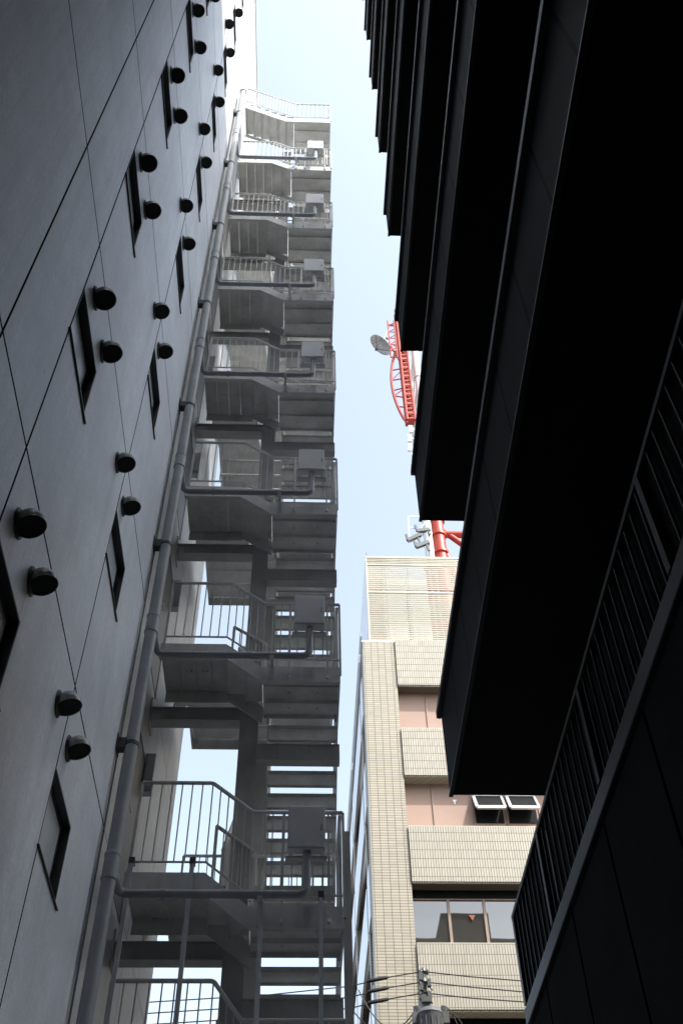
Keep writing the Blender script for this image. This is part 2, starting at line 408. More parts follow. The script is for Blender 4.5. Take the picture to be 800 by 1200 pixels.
for k in range(0, 7):
    if hb0 is None:
        hb0 = thing('hose_box', (.05,9.2,5.6), boxes[0], 'hose box', 'hose boxes on the stair railings')
        for nm, me in (('cabinet', A[0]), ('mount', A[3])): link(nm, me, hb0)
        d = link('door', A[1], hb0); h = link('handle', A[2], d); h.location = (0,0,0)
    else:
        c = copy_tree(hb0); c.location = (.05,9.2,5.6+3*k); c['label'] = boxes[k]

# ---------------------------------------------------------------- steel staircase
st = thing('steel_staircase', (-.6,10.6,GZ), 'grey steel outdoor staircase climbing beside the grey building, open treads and bar railings', 'staircase')
Y0 = 9.28; RISE = .1767; RUN = .215
XL, XK0, XK1, XR = -1.72, -.94, -.5, .42
def build_rail(name, parent, paths, top=1.03, bot=.11, posts=()):
    """each path: (x,y,z) floor points; handrail at +top, bottom rail at +bot, balusters between, posts at the ends"""
    up = lambda p, h: (p[0],p[1],p[2]+h)
    for k, path in enumerate(paths):
        b = MB(); b.tube([up(p,bot) for p in path], .013, 6)
        for p, q in zip(path, path[1:]):
            p = Vector(p); q = Vector(q); L = (q-p).length; n = max(1, round(L/.108))
            for i in range(0 if p != Vector(path[0]) else 1, n):
                c = p.lerp(q, i/n); b.tube([up(c,bot-.004), up(c,top)], .0078, 6)
        o = put(name, b, M['rail'], parent)
        h = MB(); h.tube(fillet([up(p,top) for p in path], .03, 3), .021, 8); put('handrail', h, M['rail'], o, True)
        for p in (path[0], path[-1]):
            m = MB(); m.bar(up(p,-.12), up(p,top-.005), .028); put('post', m, M['rail'], o)
        for p in (posts if k == 0 else ()):
            m = MB(); m.bar(up(p,-.15), up(p,top-.005), .022); m.tube([up(p,-.17),up(p,-.13)], .02, 8); put('post', m, M['rail'], o)
def landing(zt, last=False, k0=XK0):
    zl = zt+.35; m = MB()
    t = .012
    if not last:
        m.prism_y([(XL,zl-.22),(k0,zl-.22),(XK1,zt-.22),(XR,zt-.22),(XR,zt),(XK1,zt),(k0,zl),(XL,zl)], Y0, Y0+t)       # front fascia
        m.prism_y([(k0,zl-.22),(k0,zl-.205),(XL,zl-.205),(XL,zl-.22)], Y0+t, Y0+.06)
        m.box(XK1,XR-.013,Y0+t,Y0+.06,zt-.22,zt-.208)
    else:
        zl = zt+.96
        m.prism_y([(XL-.1,zl-.2),(-.69,zt-.2),(XR,zt-.2),(XR,zt),(-.62,zt),(XL-.1,zl+.04)], Y0, Y0+t)
        m.box(-.6,XR-.013,Y0+t,Y0+.06,zt-.2,zt-.188)
    m.box(XR-.012,XR,Y0+t,10.17,zt-.22,zt)                                # right side plate
    root = put('landing', m, M['steel'], st)
    # folded deck plates, right side: seams along x
    d = MB()
    for i, (a, b_) in enumerate(((Y0+.014,9.56),(9.57,9.86),(9.87,10.155))):
        d.box(XK1+.012,XR-.014,a,b_,zt-.022,zt-.014); d.box(XK1+.012,XR-.014,b_-.008,b_,zt-.075,zt-.022); d.box(XK1+.012,XR-.014,a,a+.008,zt-.055,zt-.022)
        for x in (-.18,.16): d.tube([(x,(a+b_)/2,zt-.04),(x,(a+b_)/2,zt-.022)], .014, 6)
    if not last:
        # two steps up to the door-level deck, then the deck: seams along y
        wd = (k0-XK1)/2
        for i, h in enumerate((.117,.233)):
            x1 = XK1+wd*i; x0 = XK1+wd*(i+1)
            d.box(x0,x1,Y0+.014,10.04,zt+h-.02,zt+h-.012); d.box(x1-.008,x1,Y0+.014,10.04,zt+h-.117-.012,zt+h-.02); d.box(x0,x0+.006,Y0+.014,10.04,zt+h-.06,zt+h-.021)
        d.box(k0-.008,k0,Y0+.014,10.128,zt+.233-.012,zl-.02)
        n = 4; wd = (k0-.01-XL)/n
        for i in range(n):
            x0 = XL+wd*i; d.box(x0+.003,x0+wd-.003,Y0+.014,10.128,zl-.022,zl-.014); d.box(x0+.003,x0+.011,Y0+.014,10.128,zl-.07,zl-.022); d.box(x0+wd-.011,x0+wd-.003,Y0+.014,10.128,zl-.07,zl-.022)
            if i in (1,2):
                for q in (0,.05): d.tube([(x0+wd/2+q,9.75,zl-.045),(x0+wd/2+q,9.75,zl-.022)], .012, 6)
        d.box(XL,k0,10.13,10.14,zl-.2,zl)
        put('deck', d, M['deck'], root)
        m = MB(); m.prism_y([(k0,zl-.24),(XK1,zt-.24),(XK1,zt+.02),(k0,zl+.02)], 10.042, 10.054); put('stringer', m, M['steel'], root)
    else:
        for i in range(6):
            h = .16*(i+1); x1 = XK1-.21*i; x0 = x1-.21
            d.box(x0,x1,Y0+.014,10.06,zt+h-.02,zt+h-.012); d.box(x1-.008,x1,Y0+.014,10.06,zt+h-.172,zt+h-.02); d.box(x0,x0+.006,Y0+.014,10.06,zt+h-.07,zt+h-.021)
        put('deck', d, M['deck'], root)
        m = MB(); m.prism_y([(XL-.1,zl-.12),(-.6,zt-.06),(-.6,zt+.03),(XL-.1,zl+.06)], 10.062, 10.074); put('stringer', m, M['steel'], root)
    if last:
        build_rail('railing', st, [[(XL-.05,Y0-.002,zl+.13),(XK1+.03,Y0-.002,zt),(XR,Y0-.002,zt)],[(XR-.03,Y0+.06,zt),(XR-.03,10.14,zt)]])
    else:
        build_rail('railing', st, [[(XL+.04,Y0-.002,zl),(k0,Y0-.002,zl),(XK1,Y0-.002,zt),(XR,Y0-.002,zt)],[(XR-.03,Y0+.06,zt),(XR-.03,10.14,zt)],[(k0,10.08,zl),(XK1,10.03,zt)]],
                   posts=[(-.18,Y0-.002,zt),(.27,Y0-.002,zt)])
    return root
def half_flight(zt, k):
    """right flight down-away from the landing to the mid landing, and the left flight up to the mid landing above"""
    ys = 10.18
    def treads(parent, x0, x1, y, z, up, n):
        for i in range(n):
            zz = z + (RISE*(i+1) if up else -RISE*(i+1)); yy = y+RUN*i
            m = MB(); m.box(x0,x1,yy+.004,yy+RUN+.02,zz-.03,zz-.022)
            if up: m.box(x0,x1,yy-.004,yy+.004,zz-.07,zz-.022)
            else:
                m.box(x0,x1,yy+RUN+.012,yy+RUN+.02,zz-.06,zz-.03); m.box(x0,x1,yy,yy+.006,zz-.03,zz+.025)
            put('tread', m, M['deck'], parent)
    # right flight
    zm = zt-8*RISE; ye = ys+7*RUN
    f = bpy.data.objects.new('flight', None); COL.objects.link(f); f.parent = st; f.location = Vector((-.04,ys,zm))-st.location
    for x in (XK1+.06, XR-.014):
        m = MB(); m.prism_x([(10.172,zt-.22),(10.172,zt+.03),(10.24,zt+.03),(ye,zm+.10),(ye,zm-.2),(10.3,zt-.33)], x, x+.013); put('stringer', m, M['steel'], f)
    treads(f, XK1+.074, XR-.015, ys, zt, False, 7)
    b = build_rail('railing', st, [[(XK1+.067,10.2,zt),(XK1+.067,ye,zm)],[(XR-.008,10.2,zt),(XR-.008,ye,zm)]], .9, .15)
    # mid landing
    m = MB(); y1 = 12.74
    m.box(-1.66,XR,ye+.002,ye+.014,zm-.2,zm); m.box(-1.66,XR,y1,y1+.012,zm-.2,zm); m.box(XR-.012,XR,ye+.014,y1,zm-.2,zm); m.box(-1.66,-1.648,ye+.014,y1,zm-.2,zm)
    r = put('landing', m, M['steel'], st)
    d = MB(); n = 3; wd = (y1-ye-.02)/n
    for i in range(n):
        a = ye+.016+wd*i; d.box(-1.645,XR-.014,a+.003,a+wd-.003,zm-.022,zm-.014); d.box(-1.645,XR-.014,a+.003,a+.011,zm-.08,zm-.022)
    put('deck', d, M['deck'], r)
    build_rail('railing', st, [[(XR-.03,ye+.05,zm),(XR-.03,y1,zm),(-1.6,y1,zm)]])
    # left flight from the door level of the storey below up to this mid landing
    if k >= 0:
        zl = zt-3+.35; y2 = 10.40
        f = bpy.data.objects.new('flight', None); COL.objects.link(f); f.parent = st; f.location = Vector((-1.25,y2,zl))-st.location
        for x in (-1.64, -.88):
            m = MB(); m.prism_x([(10.34,zl-.1),(10.34,zl+.03),(y2,zl+.14),(ye,zm+.06),(ye,zm-.2),(y2+.1,zl-.1)], x, x+.013); put('stringer', m, M['steel'], f)
        treads(f, -1.626, -.881, y2, zl, True, 6)
        m = MB(); m.box(-1.64,-.867,10.142,10.398,zl-.03,zl-.022); put('deck', m, M['deck'], f)
        build_rail('railing', st, [[(-.873,10.36,zl),(-.873,ye,zm)]], .9, .15)
landing(2.97, k0=-.77)
for k in range(0, 7): landing(5.07+3*k)
landing(26.07, True)
for k in range(0, 8): half_flight(5.07+3*k, k-1)
# columns and beams
def hsec(mb, x, y, z0, z1, w=.26, d=.2, t=.014):
    mb.box(x-w/2,x+w/2,y-d/2,y-d/2+t,z0,z1); mb.box(x-w/2,x+w/2,y+d/2-t,y+d/2,z0,z1); mb.box(x-t/2,x+t/2,y-d/2+t,y+d/2-t,z0,z1)
m = MB(); hsec(m, -.66, 10.16, GZ, 25.9, .21, .2); put('column', m, M['beam'], st)
m = MB(); hsec(m, -.60, 12.86, GZ, 24.9, .2, .2); put('column', m, M['beam'], st)
for k in range(0, 7):
    zt = 5.07+3*k; zl = zt+.35
    m = MB(); y = 10.25; a = zl-.44; b_ = zl-.245
    m.box(XW,-.76,y-.085,y+.085,a,a+.012); m.box(XW,-.76,y-.085,y+.085,b_-.012,b_); m.box(XW,-.76,y-.06,y-.05,a+.012,b_-.012); m.box(XW,XW+.012,y-.14,y+.14,a-.08,b_+.1)
    put('beam', m, M['beam'], st)
    m = MB(); y = 10.10; a = zt-.76; b_ = zt-.53
    m.box(-.553,XR+.01,y-.06,y+.07,a,a+.012); m.box(-.553,XR+.01,y-.06,y+.07,b_-.012,b_); m.box(-.553,XR+.01,y-.05,y-.04,a+.012,b_-.012)
    put('beam', m, M['beam'], st)
m = MB(); m.box(.41,.49,9.30,9.38,GZ,5.9); put('post', m, M['beam'], st)
for x, z1 in ((-1.66,5.52),(-1.068,5.52),(-.37,5.17),(.196,5.17)):
    m = MB(); m.bar((x,Y0-.03,2.3),(x,Y0-.03,z1+.02),.042); o = put('hanging_post', m, M['post_paint'], st)
    m = MB(); m.box(x-.028,x+.028,Y0-.06,Y0+.02,z1-.03,z1+.03); put('clamp', m, M['bracket'], o)

# ---------------------------------------------------------------- black building on the right
blk = thing('black_building', (3,0,GZ), 'tall black building with stepped balconies jutting over the alley', 'building')
m = MB(); m.box(2.9,5.6,-20,6.0,GZ,27.0); put('wall', m, M['black_soffit'], blk)
m = MB(); m.box(5.603,15,-20,6.3,GZ,24.95); put('reflected_wing', m, M['far_render'], blk)  # unseen wing, added for the tiled building's windows to reflect
m = MB(); m.box(7.0,9.4,2.0,6.28,24.95,26.25); put('reflected_roof_house', m, M['far_render'], blk)  # unseen too, shaped for the step in that reflection
m = MB(); m.box(1.06,5.6,-20,6.25,27.003,27.2); put('roof', m, M['black_soffit'], blk)
YE = 6.3
for k in range(0, 9):
    z = 4.29+3*k
    if z > 26: break
    m = MB()
    m.box(1.062,2.9,-20,YE-.004,z+.004,z+.22)                     # slab
    s = put('balcony', m, M['black_soffit'], blk)
    m = MB(); m.box(1.055,1.2,-20,YE-.002,z+.012,z+.69); put('parapet', m, M['black_face'], s)
    m = MB(); m.box(1.018,1.23,-20,YE+.012,z+.70,z+.76); m.box(1.03,1.05,-20,YE+.005,z+.69,z+.70); put('coping', m, M['dark_alu'], s)
    m = MB(); m.box(1.046,1.075,-20,YE,z-.012,z+.003); put('drip_edge', m, M['black_edge'], s)
    m = MB(); m.box(1.201,2.895,YE-.15,YE,z+.222,z+.69); put('end_parapet', m, M['black_face'], s)
m = MB(); m.box(1.40,2.898,-20,6.32,GZ,2.695); put('gallery_wall', m, M['black_wall'], blk)
m = MB(); m.box(1.372,1.62,-20,6.35,2.70,2.80); m.box(1.385,1.6,-20,6.335,2.80,2.812); put('coping', m, M['black_edge'], blk, bevel=.006)
sc_ = MB(); sc_.box(1.372,1.40,-20,6.33,3.365,3.395); scr = put('screen', sc_, M['dark_alu'], blk)
thick = [1.30-1.37*i for i in range(0,4)] + [2.66, 4.02, 5.33, 6.30]
m = MB(); m.box(1.404,1.425,-20,6.31,2.83,3.47); put('back_panel', m, M['black_soffit'], scr)
y = 6.2; i = 0
barm = MB(); barm.box(1.38,1.392,-.005,.005,2.812,3.365); bme = barm.mesh('bar', M['dark_alu'])
pm = MB(); pm.box(1.372,1.402,-.022,.022,2.812,3.365); pme = pm.mesh('post', M['black_edge'])
while y > -1:
    if min(abs(y-t) for t in thick) > .05: link('bar', bme, scr, Vector((0,y,0)))
    y -= .1085
for t in thick: link('post', pme, scr, Vector((0,t,0)))
m = MB(); m.box(1.366,1.371,5.07,5.079,2.815,3.23); put('bar_glint', m, M['white_alu'], scr)  # pale strip painting the glint on one bar of the screen

# ---------------------------------------------------------------- cream tiled building at the end
tb = thing('tiled_building', (8,30,GZ), 'cream tiled office building with louvred roof screen behind the alley', 'building')
YB = 27.0; YW = 27.42; XE = 18.0; XB = 3.17
m = MB(); m.box(2.03,3.15,27.06,27.8,GZ,24.77); put('pier', m, M['pier_tile'], tb)
m = MB(); m.box(2.45,XE,27.9,45,GZ,24.6); put('core', m, M['brown_alu'], tb)
bands = [(11.93+3.6*i, 13.70+3.62*i) for i in range(-3, 3)] + [(22.76, 24.79)]
for a, b_ in bands:
    m = MB(); m.box(XB,XE,YB,27.50,a,b_)
    o = put('spandrel', m, M['band_tile'], tb)
    m = MB(); m.box(XB+.004,XE,YB+.02,27.49,b_+.002,b_+.03); put('flashing', m, M['cream_metal'], o)
    m = MB(); m.box(XB+.002,XE,YB+.03,27.6,a-.05,a-.002); put('soffit', m, M['pier_tile'], o)
def zrow(i): return (bands[i][1]+.03, bands[i+1][0]-.05)
def win_row(i, pane, xs, name='window'):
    za, zb = zrow(i)
    for xa, xb in zip(xs, xs[1:]):
        m = MB(); t = .035
        m.box(xa,xa+t,YW,YW+.1,za,zb); m.box(xb-t-.004,xb-.004,YW,YW+.1,za,zb); hd = .28 if pane == 'glass' else .05
        m.box(xa+t,xb-t-.004,YW,YW+.1,zb-hd,zb); m.box(xa+t,xb-t-.004,YW,YW+.1,za,za+.08)
        f = put('window', m, M['brown_alu'] if pane == 'glass' else M['blind'], tb)
        m = MB(); m.box(xa+t,xb-t-.004,YW+(.05 if hd > .1 else .004),YW+.07,za+.08,zb-hd); put('pane', m, M[pane], f)
        if pane == 'glass': 
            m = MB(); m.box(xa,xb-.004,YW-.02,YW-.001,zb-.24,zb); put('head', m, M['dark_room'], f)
xs_low = [3.15,4.2,5.22,6.25,7.3,8.4,9.5,10.6,11.7,12.8,14]
xs_mid = [3.15,4.03,5.22,6.27,7.3,8.4,9.5,10.6,11.7,12.8,14]
xs_top = [3.15,4.12,5.2,6.27,7.3,8.4,9.5,10.6,11.7,12.8,14]
for i in (0,1,2): win_row(i, 'glass', xs_low)
win_row(3, 'glass', xs_low); win_row(4, 'blind', xs_mid); win_row(5, 'blind', xs_top)
for i, xs in ((4, xs_mid), (5, xs_top)):
    za, zb = zrow(i)
    for x in xs[1:-1]:
        m = MB(); m.box(x-.02,x+.012,YW-.03,YW-.002,za,zb); put('mullion', m, M['brown_alu'], tb)
# two top-hung openers standing open
for x in (5.3, 6.33):
    z1 = 18.66; z0 = 17.95; m = MB(); W = .86; out = .5
    m.bar((x,27.38,z1),(x,26.95,z0),.09,.06); m.bar((x+W,27.38,z1),(x+W,26.95,z0),.07,.06); m.bar((x,26.95,z0),(x+W,26.95,z0),.09); m.bar((x,27.38,z1),(x+W,27.38,z1),.06)
    o = put('open_window', m, M['white_alu'], tb)
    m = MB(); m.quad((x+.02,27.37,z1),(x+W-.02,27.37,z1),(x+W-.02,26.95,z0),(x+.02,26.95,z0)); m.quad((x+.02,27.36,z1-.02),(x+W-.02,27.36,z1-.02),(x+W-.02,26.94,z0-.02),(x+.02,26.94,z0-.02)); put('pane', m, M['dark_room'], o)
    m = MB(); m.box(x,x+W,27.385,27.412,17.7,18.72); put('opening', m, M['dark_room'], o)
m = MB(); m.prism_y([(4.74,14.74),(4.93,14.74),(4.835,14.58)], YW-.006, YW+.048); put('marker', m, M['red_mark'], tb)
m = MB(); m.prism_y([(4.64,18.52),(4.78,18.52),(4.73,18.43),(4.73,18.36),(4.69,18.36),(4.69,18.43)], YW-.012, YW-.002); put('marker', m, M['white_mark'], tb)
# side elevation: white spandrel panels, tiled fins, brown recess
for i, (ya, yb) in enumerate(((27.82,28.8),(29.25,35.5),(35.95,42.2),(42.65,46))):
    for j in range(-3, 4):
        za = 14.9+3.6*j; zb = za+1.65+(1.4 if j == 3 else 0)
        m = MB(); m.box(2.0,2.08,ya,yb,za,min(zb,26)); put('side_panel', m, M['white_panel'], tb)
for ya in (28.8,35.5,42.2):
    m = MB(); m.box(2.03,2.449,ya,ya+.45,GZ,24.5); put('side_pier', m, M['pier_tile'], tb)
m = MB(); m.box(2.30,2.448,27.82,46,GZ,24.5); put('side_recess', m, M['brown_alu'], tb)
m = MB(); m.box(2.0,XE,27.1,46,24.795,24.85); put('roof', m, M['white_panel'], tb)
# louvred roof screen
ls = MB(); z = 24.9; XS = 2.27; YS = 27.16
while z < 28.78:
    if abs(z-27.35) > .07:
        ls.prism_x([(YS+.012,z),(YS+.024,z),(YS+.014,z+.066),(YS+.002,z+.066)], XS+.06, XE)
    z += .108
lo = put('louvre_screen', ls, M['cream_metal'], tb)
m = MB()
for x in (2.27, 2.86, 2.98, 3.85, 4.72, 4.95, 5.9, 6.9, 7.9, 8.9, 10, 11, 12): m.box(x,x+.05,YS+.063,YS+.12,24.86,29.2)
m.box(XS,XS+.06,YS-.004,YS+.06,24.86,29.2); m.box(XS+.06,XE,YS-.006,YS+.06,27.31,27.40); m.box(XS+.06,XE,YS-.006,YS+.06,28.80,28.88)
for q in range(3): m.box(XS+.06,XE,YS,YS+.05,28.93+.09*q,28.97+.09*q)
m.box(XS,XE,YS-.01,YS+.1,29.2,29.3); put('frame', m, M['cream_metal'], lo)
m = MB(); m.box(XS,XS+.08,YS+.125,46,24.86,29.3); put('side_sheet', m, M['white_panel'], tb)
for x0, x1 in ((3.0,3.8),(3.9,4.65)):
    m = MB(); m.box(x0,x1,27.75,28.9,24.86,28.7); put('plant_cabinet', m, M['plant_box'], tb)
m = MB(); m.box(2.36,2.93,27.9,28.0,24.86,29.0); put('plant_wall', m, M['blind'], tb)
m = MB(); m.tube([(2.33,27.2,29.3),(2.33,27.2,29.55)], .012, 6); put('lightning_rod', m, M['cable'], tb)

rb = thing('rear_light_blocker', (-.4,-10,GZ), 'added brown block, out of view behind the viewer, that blocks low sky light', 'building')  # unseen block added to keep low sky light off lower wall and stairs
m = MB(); m.box(-1.86,1.0,-13,-7.2,GZ,22); put('wall', m, M['far_render'], rb)
m = MB(); m.box(-1.868,1.008,-13.05,-7.1,22.003,22.3); put('roof', m, M['white_panel'], rb)
for k in range(0,6):
    m = MB(); m.box(-.9,.2,-7.198,-7.15,1.2+3.2*k,2.6+3.2*k); put('window', m, M['dark_room'], rb)
nb = thing('side_light_blocker', (14,15,GZ), 'added low block, out of view behind the black building, that blocks low light', 'building')  # unseen block added to cut light from the open right side
m = MB(); m.box(9.5,22,9.5,21.5,GZ,15.0); put('wall', m, M['far_render'], nb)
m = MB(); m.box(9.45,22.05,9.45,21.55,15.003,15.3); put('roof', m, M['paving'], nb)
for k in range(0,4):
    for y in (10.6,13.4,16.2,19):
        m = MB(); m.box(9.46,9.498,y,y+1.5,.4+3.4*k,2.0+3.4*k); put('window', m, M['dark_room'], nb)
# ---------------------------------------------------------------- radio tower on the roof
tw = thing('radio_tower', (8.2,35.6,24.85), 'red and white lattice radio tower rising behind the cream tiled building', 'tower')
LX0, LX1, LY0, LY1 = 6.55, 9.7, 34.0, 37.2
def leg(x, y):
    m = MB(); m.tube([(x,y,24.85),(x,y,39.4)], .31, 16)
    for z in (27.5, 31, 34.2, 36.9, 38.2, 39.3): m.tube([(x,y,z-.07),(x,y,z+.07)], .39, 16)
    put('leg', m, M['tower_red'], tw, True)
    m = MB(); m.tube([(x,y,39.4),(x,y,60)], .22, 14)
    for z in (42, 45.5, 49, 52.5, 56): m.tube([(x,y,z-.06),(x,y,z+.06)], .28, 14)
    put('mast', m, M['tower_white'], tw, True)
for x in (LX0, LX1):
    for y in (LY0, LY1): leg(x, y)
cs = [(LX0,LY0),(LX1,LY0),(LX1,LY1),(LX0,LY1)]
for i in range(4):
    (xa,ya),(xb,yb) = cs[i], cs[(i+1)%4]
    m = MB()
    for z in (31.0, 38.35): m.tube([(xa,ya,z),(xb,yb,z)], .19, 10)
    for z0, z1 in ((25.0,31.0),(31.0,38.0)):
        m.tube([(xa,ya,z1),(( xa+xb)/2,(ya+yb)/2,z0)], .18, 10); m.tube([(xb,yb,z1),((xa+xb)/2,(ya+yb)/2,z0)], .18, 10)
    m.tube([(xa,ya,38.9),(xb,yb,35.3)], .15, 10); m.tube([(xb,yb,38.9),(xa,ya,35.3)], .15, 10)
    put('brace', m, M['tower_red'], tw, True)
    m = MB()
    for z in (42, 45.5, 49, 52.5, 56): m.tube([(xa,ya,z),(xb,yb,z)], .09, 8)
    for z0, z1 in ((42,45.5),(45.5,49),(49,52.5),(52.5,56)): m.tube([(xa,ya,z0),(xb,yb,z1)], .07, 8)
    put('brace', m, M['tower_white'], tw, True)
# red outrigger frame with bowed outer tube
m = MB()
for x in (5.55, 6.0):
    for y in (33.6, 34.0): m.tube([(x,y,47.6),(x,y,60)], .085, 8)
for i in range(26):
    z = 47.7+i*.48
    m.tube([(5.55,33.6,z),(6.0,33.6,z+.24)], .035, 6); m.tube([(6.0,33.6,z+.24),(5.55,33.6,z+.48)], .035, 6); m.tube([(5.55,33.6,z),(5.55,34.0,z+.3)], .03, 6); m.tube([(5.55,33.6,z),(6.0,33.6,z)], .06, 6)
    m.box(5.52,6.03,33.57,34.03,z,z+(.2 if i % 2 else .1))
put('lattice', m, M['tower_red'], tw)
m = MB(); bow = []
for i in range(15):
    t = i/14; z = 47.4+t*7.6; bow.append((5.55-.68*math.sin(math.pi*min(1,t*.92+.0))**.75, 33.7, z))
m.tube(bow, .085, 8)
for i, z in enumerate((48.9,49.9,50.9,51.9,53.0)):
    j = min(range(15), key=lambda q: abs(bow[q][2]-z)); m.tube([bow[j],(5.55,33.65,z+(.9 if i%2 else -.0))], .032, 6); m.tube([bow[j],(5.55,33.65,z)], .045, 6)
put('outrigger', m, M['tower_red'], tw)
m = MB()
for x in (4.95, 5.35):
    m.tube([(x,33.5,54.0),(x,33.5,58.4)], .045, 8)
for i in range(6):
    z = 54.0+i*.75; m.tube([(4.95,33.5,z),(5.35,33.5,z+.4)], .03, 6); m.tube([(5.35,33.5,z),(4.95,33.5,z)], .03, 6)
m.tube([(4.95,33.5,55.6),(5.6,33.7,53.4)], .05, 8); m.tube([(4.95,33.5,58.0),(5.6,33.7,58.0)], .05, 8); m.tube([(4.6,33.45,56.2),(4.95,33.5,57.4)], .03, 6); m.tube([(4.6,33.5,56.0),(5.3,33.5,55.3)], .035, 6)
put('dish_bracket', m, M['tower_red'], tw)
# whip antennas on the white section
for i in range(5):
    z = 43.2+i*.85; x = 5.62+.1*math.sin(i*2); m = MB(); m.box(x-.1,x+.08,33.7,33.85,z,z+.6); m.tube([(x,33.7,z+.3),(6.5,34.0,z+.3)], .025, 6); put('panel_antenna', m, M['tower_white'], tw)
m = MB(); m.tube([(6.1,33.9,42.5),(6.1,33.9,47.6)], .16, 10); put('mast', m, M['tower_white'], tw, True)
for (x, z, rz) in ((5.25,37.6,.5),(5.75,38.3,-.5),(5.62,37.15,.2)):
    m = MB(); m.bar((x-.33,33.6,z-.2),(x+.33,33.6,z+.3*rz+.1),.16,.2); m.bar((x-.3,33.6,z-.2),(x-.38,33.6,z+.25),.1); m.bar((x+.2,33.6,z),(x+.3,33.6,z-.45),.1); put('panel_antenna', m, M['antenna_grey'], tw)
m = MB()
for a, b_ in (((5.0,33.6,37.3),(5.05,33.6,39.2)),((5.05,33.6,39.2),(6.4,34,39.7)),((5.0,33.6,38.4),(6.4,34,38.5)),((5.9,33.6,37.2),(5.95,33.6,39.8)),((6.15,33.7,36),(6.15,33.7,42)),((5.4,33.6,37.9),(5.95,33.6,38.9)),((5.0,33.6,37.5),(6.3,34,37.0))): m.tube([a,b_], .03, 6)
m.tube([(6.05,33.8,36.0),(6.05,33.8,42)], .13, 10)
put('antenna_mount', m, M['tower_white'], tw)
# dish
dish = thing('dish_antenna', (4.60,33.5,55.8), 'grey ribbed dish antenna bracketed to the red tower against the sky', 'antenna')
Rm = Vector((-.64,.30,-.77)).to_track_quat('Z','Y').to_matrix().to_4x4()
def T(p): return tuple(Vector((4.60,33.5,55.8)) + Rm @ Vector(p))
m = MB(); N = 28; K = 5; n = 0
for side in (0, .03):
    base = len(m.v)
    for i in range(K+1):
        r = .78*i/K
        for j in range(N):
            a = 2*math.pi*j/N; m.v.append(T((r*math.cos(a), r*math.sin(a), .32*(r/.78)**2-side)))
    for i in range(K):
        for j in range(N):
            m.f.append((base+i*N+j, base+i*N+(j+1)%N, base+(i+1)*N+(j+1)%N, base+(i+1)*N+j))
put('reflector', m, M['dish_mesh'], dish, True)
m = MB()
m.tube([T((.78*math.cos(2*math.pi*j/28), .78*math.sin(2*math.pi*j/28), .32)) for j in range(29)], .035, 6)
for j in range(16):
    a = 2*math.pi*j/16; m.tube([T((r*math.cos(a), r*math.sin(a), .32*(r/.78)**2+.012)) for r in (.05,.3,.55,.78)], .024, 5)
put('rib', m, M['white_alu'], dish)
m = MB()
for a in (0,2.1,4.2): m.tube([T((.76*math.cos(a),.76*math.sin(a),.32)), T((0,0,.75))], .02, 5)
m.tube([T((0,0,.68)),T((0,0,.86))], .07, 8); m.tube([T((0,0,-.02)),T((0,0,-.35))], .09, 8); put('feed', m, M['antenna_grey'], dish)

# ---------------------------------------------------------------- utility pole and lines
PXX, PYY = 2.44, 20.0
up = thing('utility_pole', (PXX,PYY,GZ), 'utility pole with a grey transformer in front of the cream tiled building', 'utility pole')
m = MB(); m.tube([(PXX,PYY,GZ),(PXX,PYY,9.0)], .15, 14, True, [.17,.11]); put('pole', m, M['concrete'], up, True)
m = MB(); m.tube([(PXX,PYY,9.0),(PXX,PYY,9.62)], .045, 10); put('pole_top', m, M['antenna_grey'], up, True)
m = MB(); x, y = PXX+.02, PYY-.34
m.tube([(x,y,7.8),(x,y,7.83),(x,y,8.54),(x,y,8.58),(x,y,8.66),(x,y,8.72)], .3, 24, True, [.2,.23,.23,.25,.21,.09]); tr = put('transformer', m, M['trafo'], up, True)
m = MB()
for a in range(7): 
    w_ = math.pi*(1.05+a*.15); m.box(x+.23*math.cos(w_)-.008,x+.23*math.cos(w_)+.008,y+.23*math.sin(w_)-.02,y+.23*math.sin(w_)+.02,7.98,8.5)
put('cooling_fin', m, M['trafo'], tr)
for dx in (-.3, .34):
    m = MB(); m.tube([(x+dx*.72,y,8.5),(x+dx*.75,y,8.68),(x+dx*.8,y,8.74)], .05, 8); put('bushing', m, M['porcelain'], tr, True)
for z in (9.55, 9.345, 9.13):
    m = MB()
    m.tube([(PXX-.10,PYY-.02,z),(PXX-.075,PYY-.02,z),(PXX-.05,PYY-.02,z),(PXX+.05,PYY-.02,z),(PXX+.075,PYY-.02,z),(PXX+.10,PYY-.02,z)], .05, 10, True, [.03,.06,.04,.04,.06,.03])
    m.tube([(PXX,PYY-.02,z+.01),(PXX,PYY-.02,z+.09)], .05, 10, True, [.055,.03]); put('insulator', m, M['porcelain'], up, True)
m = MB(); m.box(PXX-.12,PXX+.12,PYY-.1,PYY-.04,9.02,9.08); m.box(PXX-.1,PXX+.1,PYY-.2,PYY-.1,8.9,9.0); put('bracket', m, M['antenna_grey'], up)
for dx, z in ((-.07,9.42),(.08,9.3),(-.08,9.22),(.07,9.05)):
    m = MB(); m.box(PXX+dx-.035,PXX+dx+.035,PYY-.14,PYY-.05,z-.07,z+.07); m.tube([(PXX+dx,PYY-.1,z-.07),(PXX+dx*1.6,PYY-.14,z-.16)], .016, 6); put('cutout', m, M['antenna_grey'], up)
for dx in (-.26, .31):
    m = MB(); m.box(PXX+dx-.06,PXX+dx+.06,PYY-.4,PYY-.28,8.42,8.62); m.tube([(PXX+dx,PYY-.34,8.62),(PXX+dx,PYY-.34,8.74)], .03, 8); put('fuse_box', m, M['antenna_grey'], up)
